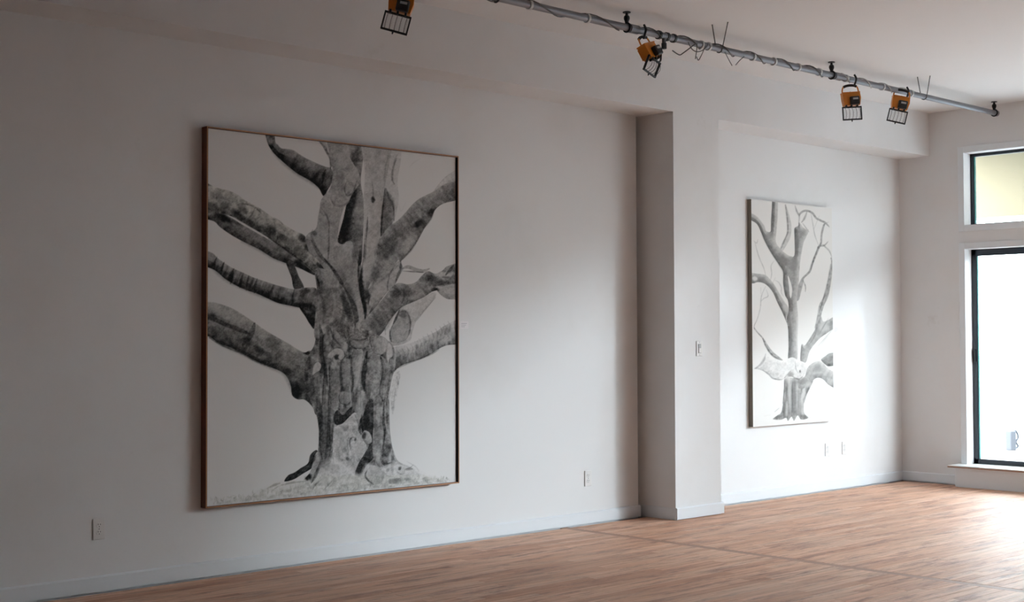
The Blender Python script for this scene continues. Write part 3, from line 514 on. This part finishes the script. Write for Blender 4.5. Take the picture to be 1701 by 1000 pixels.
# sill bench under the windows
struct(MB().cbox(L-.17, L+.01, -7.4, -.63, -.001, ZSILL-.022, .003).build('trim_1', M['trim']))
so = struct(MB().cbox(L-.205, L+WD+.03, -7.45, -.575, ZSILL-.022, ZSILL, .006).build('trim_2', M['sill']))
MB().box(L-.2065, L-.204, -7.45, -.578, ZSILL-.02, ZSILL-.006).build('edge_strip', M['sill_edge'], so)
nwin = 0
def window(y0, y1, z0, z1, fw, ftop, label_latch, casing_bottom=True):
    global nwin; nwin += 1
    w = struct(empty('window_%d' % nwin, (L, (y0+y1)/2, z0)))
    def P(mb, name, m): o = mb.build(name, m, w, (-L, -(y0+y1)/2, -z0)); return o
    xf = L+WD; dp = .05
    P(MB().cbox(xf, xf+dp, y0-fw, y0+.004, z0-.004, z1+.004, .003), 'frame_stile', M['winframe']); P(MB().cbox(xf, xf+dp, y1-.004, y1+fw, z0-.004, z1+.004, .003), 'frame_stile', M['winframe'])
    P(MB().cbox(xf, xf+dp, y1, y0, z1-ftop, z1+.004, .003), 'frame_rail', M['winframe']); P(MB().cbox(xf, xf+dp, y1, y0, z0-.004, z0+(fw if casing_bottom is False else .016), .003), 'frame_rail', M['winframe'])
    P(MB().box(xf+.012, xf+.03, y0-fw-.007, y0-fw, z0+.012, z1-ftop), 'gasket', M['teal'])
    P(MB().box(xf+.020, xf+.026, y1+fw, y0-fw, z0+.012, z1-ftop), 'pane', M['glass'])
    cw = .058; ct = .012                                        # flat casing on the wall face
    P(MB().cbox(L-ct, L+.002, y0, y0+cw, z0-(cw if casing_bottom else 0), z1+cw, .002), 'casing', M['trim']); P(MB().cbox(L-ct, L+.002, y1-cw, y1, z0-(cw if casing_bottom else 0), z1+cw, .002), 'casing', M['trim'])
    P(MB().cbox(L-ct, L+.002, y1, y0, z1, z1+cw, .002), 'casing', M['trim'])
    if casing_bottom: P(MB().cbox(L-ct, L+.002, y1, y0, z0-cw, z0, .002), 'casing', M['trim'])
    if label_latch: P(MB().cbox(xf-.018, xf, y0-.032, y0-.02, 1.12, 1.24, .003), 'latch', M['blackmetal'])
    return w
for a, b in BAYS:
    if a > -1: window(a, b, TZ0, TZ1, .03, .028, False)
    window(a, b, ZSILL, ZW1 if a > -1 else 3.33, .045, .06, True, False)
# ------------------------------------------------------------------ floor boards
PW, GAP, PT = .07, .0016, .0185
unit = MB().cbox(0, 1, 0, 1, -PT, 0, .0008)
planks = []
y = -.040; row = 0
while y-PW > YF:
    for xa, xb in ((X0+.002, SEAM-.036), (SEAM+.036, L-.036)):
        x = xa; first = True
        while x < xb-.01:
            ln = random.uniform(.45, 1.7)*(random.random() if first else 1)
            ln = max(ln, .25); first = False
            e_ = min(x+ln, xb)
            if xb-e_ < .2: e_ = xb
            planks.append((x, e_-GAP, y-PW+GAP, y)); x = e_
    y -= PW; row += 1
def screen(p):
    d = Vector(p)-CAM; z = d.dot(_fw)
    return (850.5+FPX*d.dot(_r)/z, 500-FPX*d.dot(_u)/z) if z > .3 else None
def visarea(q):
    s = [screen((x,yy,0)) for x in q[:2] for yy in q[2:]]
    if any(t is None for t in s): return 0
    if max(t[0] for t in s) < 0 or min(t[0] for t in s) > 1701 or min(t[1] for t in s) > 1000: return 0
    xs = [min(max(t[0],0),1701) for t in s]; ysn = [min(max(t[1],0),1000) for t in s]
    if q[0] > 7.6 and q[1] < 8.6 and q[3] > -.31: return 0
    return (max(xs)-min(xs))*(max(ysn)-min(ysn))**.5
ranked = sorted(planks, key=visarea, reverse=True)
me_ = None
for q in ranked[:298]:
    if visarea(q) <= 0: break
    mb = MB().cbox(0, q[1]-q[0], 0, q[3]-q[2], -PT, random.uniform(-.0006, .0002), .0009)
    mb.build('plank', M['plank'], FLOOR, (q[0], q[2], 0))
rest = MB()
for q in ranked[298:]: rest.box(q[0], q[1], q[2], q[3], -PT, random.uniform(-.0006, .0002))
rest.build('plank_remainder', M['plank_rest'], FLOOR)['kind'] = 'stuff'
yy = -.002; k = 0                                               # cross boards of the seam
while yy > YF+.5:
    ln = random.uniform(1.0, 1.9)
    MB().cbox(SEAM-.0345, SEAM+.0345, yy-ln+GAP, yy, -PT, -.0012, .001).build('seam_board', M['seam'], FLOOR); yy -= ln
# ------------------------------------------------------------------ drawings on canvas
def canvas_mesh(name, m, parent, x0, x1, z0, z1, yf, corners, fn, nx, ny, paper, warmc):
    u, v, px, py = canvas_points(corners, nx, ny)
    d = fn(px, py); t = np.clip(d.t, 0, 1); t = (t+.6*t*(1-t))**2.2; c = np.clip(d.c, 0, 1)[:, None]
    col = np.ones((len(u), 4), np.float32)
    tint = np.array(paper)[None, :]*(1-c)+np.array(warmc)[None, :]*c
    col[:, :3] = t[:, None]*tint
    vs = np.empty((len(u), 3), np.float32); vs[:, 0] = x0+u*(x1-x0); vs[:, 1] = yf; vs[:, 2] = z0+v*(z1-z0)
    i, j = np.meshgrid(np.arange(nx-1), np.arange(ny-1)); b = (j*nx+i).ravel()
    q = np.stack([b, b+1, b+1+nx, b+nx], 1).astype(np.int32)
    me = bpy.data.meshes.new(name); me.vertices.add(len(u)); me.vertices.foreach_set('co', vs.ravel())
    me.loops.add(q.size); me.loops.foreach_set('vertex_index', q.ravel()); me.polygons.add(len(q)); me.polygons.foreach_set('loop_start', np.arange(0, q.size, 4, dtype=np.int32))
    me.update(calc_edges=True)
    a = me.color_attributes.new('drawing', 'FLOAT_COLOR', 'POINT'); a.data.foreach_set('color', col.ravel())
    me.materials.append(m); ob = bpy.data.objects.new(name, me); C.objects.link(ob); ob.parent = parent; return ob
# large framed drawing
ax0, ax1, az0, az1, ft = 4.0035, 5.8979, .397, 2.558, .057
A = tag(empty('framed_drawing', (0,0,0)), 'large charcoal drawing of a thick gnarled tree in a slim brown wood frame', 'drawing')
fwid = .008
for nm, b in (('frame_rail', (ax0, ax0+fwid, az0, az1)), ('frame_rail', (ax1-fwid, ax1, az0, az1)), ('frame_rail', (ax0+fwid, ax1-fwid, az1-fwid, az1)), ('frame_rail', (ax0+fwid, ax1-fwid, az0, az0+fwid))):
    r = MB().cbox(b[0], b[1], -ft, -.002, b[2], b[3], .001).build(nm, M['frame'], A)
    MB().box(b[0]+.001, b[1]-.001, -ft-.0006, -ft+.001, b[2]+.001, b[3]-.001).build('front_edge', M['frame_face'], r)
MB().box(ax1-fwid-.0015, ax1-fwid, -ft+.001, -.004, az0+fwid, az1-fwid).build('inner_strip', M['inner_black'], A)  # thin black strip down each inner side of the frame
MB().box(ax0+fwid, ax0+fwid+.0015, -ft+.001, -.004, az0+fwid, az1-fwid).build('inner_strip', M['inner_black'], A)
canvas_mesh('canvas', art_mat('charcoal_on_paper', (.7,.7,.7)), A, ax0+.010, ax1-.016, az0+.009, az1-.009, -.042, A_CORN, draw_fig, 470, 690, (.77,.765,.76), (.76,.77,.66))
MB().box(ax0+.011, ax1-.017, -.0415, -.003, az0+.010, az1-.010).build('backing_board', M['linen'], A)
# slim unframed drawing
bx0, bx1, bz0, bz1, bt = 9.1179, 10.295, .6145, 2.4943, .042
B = tag(empty('canvas_drawing', (0,0,0)), 'narrow unframed charcoal drawing of a bare slender tree', 'drawing')
canvas_mesh('canvas', art_mat('charcoal_on_canvas', (.72,.71,.69)), B, bx0, bx1, bz0, bz1, -bt-.0005, B_CORN, draw_slim, 190, 460, (.78,.765,.74), (.76,.76,.68))
MB().box(bx0, bx1, -bt, -.002, bz0, bz1).build('stretcher', M['edge_b'], B)
# title cards beside the drawings
def card(x, z, w, h, label):
    t = tag(empty('title_card', (x, 0, z)), label, 'card', 'title cards beside the drawings')
    MB().box(-w/2, w/2, -.0022, -.0003, -h/2, h/2).build('paper', M['card'], t)
    for k in range(3): MB().box(-w*.36, w*(.3-.12*k), -.0026, -.0021, h*(.2-.22*k)-.0014, h*(.2-.22*k)+.0014).build('print_line', M['print'], t)
card(5.992, 1.44, .075, .05, 'small white title card beside the large framed drawing')
card(10.42, 1.422, .05, .05, 'small white title card beside the narrow unframed drawing')
# ------------------------------------------------------------------ outlets and switch
def outlet(x, z, label, group=None):
    t = tag(empty('wall_outlet', (x, 0, z)), label, 'outlet', group)
    MB().cbox(-.035, .035, -.0065, -.0003, -.057, .057, .003, seg=2).build('cover_plate', M['plate'], t)
    for s in (-1, 1):
        c = .0195*s
        pts = [(.0165*math.cos(a), c+max(-.0125, min(.0125, .0165*math.sin(a)))) for a in [2*math.pi*k/20 for k in range(20)]]
        r = MB().prism(pts, -.0085, -.006).build('receptacle', M['plate'], t)
        for sx, h in ((-.0064,.0085),(.0064,.0068)): MB().box(sx-.0013, sx+.0013, -.0089, -.0083, c+.0015, c+.0015+h).build('slot', M['slot'], r)
        MB().tube([(0,-.0089,c-.0065),(0,-.0083,c-.0065)], .0026, 8).build('ground_hole', M['slot'], r)
    MB().tube([(0,-.0075,0),(0,-.006,0)], .003, 8).build('screw', M['steel'], t)
outlet(3.3882, .3379, 'white duplex wall outlet near the floor left of the large framed drawing')
outlet(7.1843, .3315, 'white duplex wall outlet between the large framed drawing and the pillar')
outlet(10.251, .36, 'white duplex outlet below the narrow drawing, further from the window', None)
outlet(10.517, .361, 'white duplex outlet below the narrow drawing, closer to the window corner', None)
t = tag(empty('light_switch', (8.075, -D, 1.268)), 'white light switch plate on the pillar face', 'switch')
MB().cbox(-.035, .035, -.0065, -.0003, -.057, .057, .003, seg=2).build('cover_plate', M['plate'], t)
MB().box(-.0175, .0175, -.0069, -.006, -.034, .034).build('switch_recess', M['slot'], t)
MB().cbox(-.011, .0165, -.0105, -.0065, -.032, .004, .001).build('rocker', M['plate'], t); MB().cbox(-.011, .0165, -.0082, -.0065, .005, .032, .001).build('rocker', M['grey'], t)
for s in (-1, 1): MB().tube([(0,-.0072,.048*s),(0,-.006,.048*s)], .0028, 8).build('screw', M['steel'], t)
# ------------------------------------------------------------------ lighting pipe under the ceiling
YP, ZP, RP = -1.0429, 3.3375, .023
P = tag(empty('lighting_pipe', (0, YP, ZP)), 'long grey steel pipe wound with cable, hung below the ceiling and carrying work lights', 'pipe')
xe = 11.36
MB().tube([(2.2,0,0),(xe,0,0)], RP, 20).build('pipe', M['steel'], P, smooth=False)
for x in (6.53, 8.86): MB().tube([(x-.04,0,0),(x+.04,0,0)], RP+.006, 20).build('coupling', M['steel'], P)
MB().tube([(xe,0,0),(xe+.03,0,0)], RP+.004, 20).build('end_cap', M['steel'], P)
for x in (6.78,6.86,6.93,7.22,7.3,7.8,8.05,8.35,8.62,8.98,9.5,9.93,6.1,5.6): MB().tube([(x-.009,0,0),(x+.009,0,0)], RP+.0065, 16).build('tape_band', M['black'] if x < 7 and x > 6.7 else M['tape'], P)
def hanger(x, label):
    h = tag(empty('pipe_hanger', (x, YP, ZC)), label, 'hanger', 'hangers that hold the lighting pipe')
    MB().tube([(0,0,-.0005),(0,0,-.006)], .026, 14).build('ceiling_flange', M['blackmetal'], h)
    MB().tube([(0,0,-.005),(0,0,-.02),(0,0,-.03),(0,0,-.045),(0,0,-.06),(0,0,-.075)], [.008,.01,.019,.02,.014,.009], 12).build('swivel', M['blackmetal'], h)
    ring = [(0, (RP+.006)*math.cos(a), ZP-ZC+(RP+.006)*math.sin(a)) for a in [math.pi/2+2*math.pi*k/20 for k in range(21)]]
    MB().tube(ring, .006, 8, False).build('clamp_ring', M['blackmetal'], h)
hanger(6.468, 'black swivel hanger clamping the grey pipe beside the side-on work light')
hanger(8.79, 'black swivel hanger clamping the pipe next to the light on an upright handle')
hanger(11.344, 'black swivel hanger at the pipe end next to the window wall')
hanger(5.33, 'black swivel hanger clamping the pipe nearest the large framed drawing')
for xw, q0, q1, lb in ((7.42,(1183,41),(1209,37),'thin wire tie looped up from the pipe between two black hangers'),(10.14,(1524,128),(1545,126),'thin wire tie looped up from the bare pipe length near the window wall')):
    a = at(*q0, 2, ZC-.002); b = at(*q1, 2, ZC-.002); c = Vector((xw, YP, ZP))
    e_ = RP+.003
    mid = [c+Vector((0, e_*math.sin(t_), -e_*math.cos(t_))) for t_ in (-1.4,-.7,0,.7,1.4)]
    tag(MB().tube([b]+mid[:5]+[a], .004, 6).build('support_wire', M['wire']), lb, 'wire', 'wire ties above the pipe')
# cables wound on the pipe and hanging in loops
def helix(x0, x1, pitch, r, ph=0, n=14):
    k = int((x1-x0)/pitch*n); return [(x0+(x1-x0)*i/k, YP+r*math.cos(ph+2*math.pi*i/n), ZP+r*math.sin(ph+2*math.pi*i/n)) for i in range(k+1)]
MB().tube(helix(3.2, 6.4, .55, RP+.006), .0045, 6).build('wound_cable', M['cable'], P, (0,-YP,-ZP))
MB().tube(helix(6.62, 8.75, .36, RP+.0065, 1), .0045, 6).build('wound_cable', M['cable'], P, (0,-YP,-ZP))
MB().tube(helix(8.9, 9.9, .3, RP+.006, 2), .004, 6).build('wound_cable', M['cable_w'], P, (0,-YP,-ZP))['label'] = 'white wound cable'
def loop(pix, m, r, label, y=YP-.03):
    p = sm([at(a, b, 1, y) for a, b in pix]); return tag(MB().tube(p, r, 6).build('cable_loop', m), label, 'cable', 'cables on the pipe')
lp = loop([(1156,72),(1135,88),(1128,91),(1117,84)], M['cable'], .004, 'loose grey cable end drooping below the pipe past the side-on work light')
loop([(1143,70),(1150,82),(1160,86),(1172,80),(1176,72)], M['cable'], .0035, 'short grey cable loop sagging under the pipe')
loop([(1158,72),(1157,85),(1155,98)], M['wire'], .0032, 'dark wire end hanging straight down from the pipe')
loop([(1172,76),(1165,92),(1160,100),(1157,94)], M['cable'], .003, 'pale grey wire hook hanging below the pipe')
loop([(1204,86),(1210,98),(1216,109)], M['cable'], .003, 'loose wire tail below the pipe just past the wire tie')
loop([(1236,94),(1228,101),(1222,108)], M['cable'], .003, 'second loose wire tail facing the first below the pipe')
# ------------------------------------------------------------------ halogen work lights
def work_light(x, dz, rz, lean, head, label, dy=0, clip=True, yaw2=0):
    e = tag(empty('work_light', (x, YP, ZP), (0, 0, rz)), label, 'work light', 'work lights on the ceiling pipe')
    R = Matrix.Translation((0,dy,dz)) @ Matrix.Rotation(lean, 4, 'Y') @ Matrix.Rotation(yaw2, 4, 'Z')
    def Pt(mb, name, m, par=e, mx=R, smooth=False):
        mb.v = [tuple(mx @ Vector(v)) for v in mb.v]; return mb.build(name, m, par, smooth=smooth)
    if clip:
        Pt(MB().tube(sm([(.035,-.02,.03),(.045,-.034,-.0),(.040,-.03,-.03),(.034,-.004,-.055)]), .008, 8), 'hanging_strap', M['black'], mx=Matrix.Identity(4))
    # handle: two orange arms and a black grip
    for s in (-1, 1): Pt(MB().tube(sm([(s*.062,0,-.118),(s*.062,0,-.09),(s*.056,0,-.066),(s*.044,0,-.056)]), .0055, 8), 'handle_arm', M['orange'], smooth=True)
    Pt(MB().tube(sm([(-.05,0,-.060),(-.03,0,-.052),(0,0,-.049),(.03,0,-.052),(.05,0,-.060)]), .0105, 10), 'handle_grip', M['black'], smooth=True)
    h = MB(); pr = [(-.068,-.105),(.066,-.105),(.072,-.15),(.062,-.206),(-.058,-.206),(-.066,-.16)]
    h.prism(pr, -.028, .034); hs = Pt(h, 'housing', M['orange'])
    Pt(MB().cbox(-.07, .068, -.032, .038, -.112, -.103, .002), 'housing_rim', M['orange'])
    for k in range(5): Pt(MB().box(-.055+.024*k, -.047+.024*k, .034, .046, -.195, -.118), 'cooling_fin', M['orange'])
    j = Pt(MB().cbox(-.018, .052, -.062, -.026, -.205, -.142, .005), 'wiring_box', M['black'])
    Pt(MB().box(.0, .04, -.0635, -.0615, -.168, -.154), 'rating_label', M['grey'], j)
    for s in (-.045, -.004, .04): Pt(MB().cbox(s-.006, s+.006, -.03, .006, -.222, -.2, .002), 'hinge_tab', M['black'])
    Pt(MB().tube([(0,0,-.105),(0,0,-.096)], .003, 6), 'lock_screw', M['blackmetal'])
    # hinged glass door with wire guard
    H = Matrix.Translation(R @ Vector((0,-.01,-.214))) @ Matrix.Rotation(lean+head, 4, 'Y') @ Matrix.Rotation(yaw2, 4, 'Z')
    wd, ht, b = .075, .105, .008
    f = MB(); f.cbox(-wd, wd, -.008, .008, -b*1.3, 0, .0015); f.cbox(-wd, wd, -.008, .008, -ht, -ht+b*1.3, .0015); f.cbox(-wd, -wd+b, -.008, .008, -ht, 0, .0015); f.cbox(wd-b, wd, -.008, .008, -ht, 0, .0015)
    d = Pt(f, 'glass_door_frame', M['black'], mx=H)
    Pt(MB().box(-wd+b, wd-b, .002, .005, -ht+b, -b), 'glass', M['lampglass'], d, H)
    for k in range(5):
        xx = -wd+b+(2*wd-2*b)*(k+.5)/5
        Pt(MB().tube(sm([(xx,-.004,-b),(xx,-.022,-.024),(xx,-.032,-ht/2),(xx,-.022,-ht+.024),(xx,-.004,-ht+b)]), .0016, 6), 'guard_wire', M['wire'], d, H)
    Pt(MB().tube([(-.004,0,-ht),(-.004,0,-ht-.013)], [.006,.003], 8), 'door_latch', M['black'], d, H)
    return e
RZ = -YAW
work_light(4.66, .0, RZ+.05, math.radians(12), math.radians(3), 'orange work light with black wiring box hung before the large framed drawing')
work_light(6.58, .0, RZ, math.radians(-27), math.radians(48), 'orange work light turned side-on, beside a plug on the pipe', yaw2=math.radians(52))
work_light(9.03, .0, RZ+.02, math.radians(-4), math.radians(1), 'orange work light hanging straight by its black upright handle grip')
work_light(9.80, .045, RZ-.1, math.radians(12), math.radians(2), 'orange work light leaning beside the bare end of the pipe', -.08)
# plug and lead of the side-on light
t = tag(empty('power_plug', at(1103, 74, 1, YP-.03)), 'small black plug hanging from the pipe above the side-on work light lead', 'plug')
MB().cbox(-.014, .014, -.014, .014, -.03, .012, .004).build('plug_body', M['black'], t); MB().cbox(-.011, .011, -.011, .011, .012, .04, .003).build('socket', M['cable'], t)
pl = [at(1099,80,1,YP-.03), at(1098,92,1,YP-.03), at(1097,101,1,YP-.03), at(1092,103,1,YP-.03), at(1088,98,1,YP-.03)]
tag(MB().tube(sm(pl), .006, 8).build('lamp_lead', M['black']), 'short black lead curling from plug to the side-on work light', 'cable')
# ------------------------------------------------------------------ outside
struct(MB().box(L+T, L+90, -60, 60, -.3, -.12).build('pavement', M['pave']))
# cream awning over the windows
aw_ = tag(empty('awning', (L+T, -4.2, 3.34)), 'cream canvas awning sloping out over the windows outside', 'awning')
y0, y1 = -3.6+4.2, 9.6
MB().add([(0,y0,0),(1.5,y0,-.76),(1.5,y1,-.76),(0,y1,0),(0,y0,.012),(1.5,y0,-.748),(1.5,y1,-.748),(0,y1,.012)], [(0,1,2,3),(7,6,5,4),(0,4,5,1),(1,5,6,2),(2,6,7,3),(3,7,4,0)]).build('canopy', M['awning'], aw_)
MB().tube([(1.5,y0,-.76),(1.5,y1,-.76)], .016, 10).build('front_bar', M['steel'], aw_)
for yy in (y0, y1): MB().tube([(0,yy,-.03),(1.5,yy,-.78)], .012, 8).build('awning_arm', M['steel'], aw_)
bd = tag(empty('sky_blocker', (L+11, -13, -.12)), 'added unseen low dark grey brick building standing across the street', 'building')  # added out of view to block low sky from the far wall
MB().box(-3.2, 3.2, -12, 11.2, 0, 3.5).build('walls', M['absorber'], bd); MB().cbox(-3.3, 3.3, -12.1, 11.3, 3.5, 3.66, .02).build('parapet_cap', M['absorber'], bd)
for k in range(6): w_ = MB().box(-3.25, -3.19, 8.2-k*3.6, 9.8-k*3.6, .9, 2.4).build('window', M['winframe'], bd); MB().box(-3.27, -3.24, 8.3-k*3.6, 9.7-k*3.6, 1.0, 2.3).build('pane', M['glassdark'], w_)
# small pale utility box far out on the pavement
q = at(1680, 748, 2, -.12)
u_ = tag(empty('utility_box', q, (0,0,-.5)), 'small pale grey utility box with bracket standing on the pavement outside', 'utility box')
MB().cbox(-.045, .035, -.06, .06, 0, .25, .012, seg=2).build('cabinet', M['utility'], u_)
MB().tube(sm([(.05,-.0,.02),(.10,-.0,.05),(.07,-.0,.11),(.105,-.0,.17),(.07,0,.25),(.03,0,.23)]), .012, 8).build('conduit', M['utility'], u_)
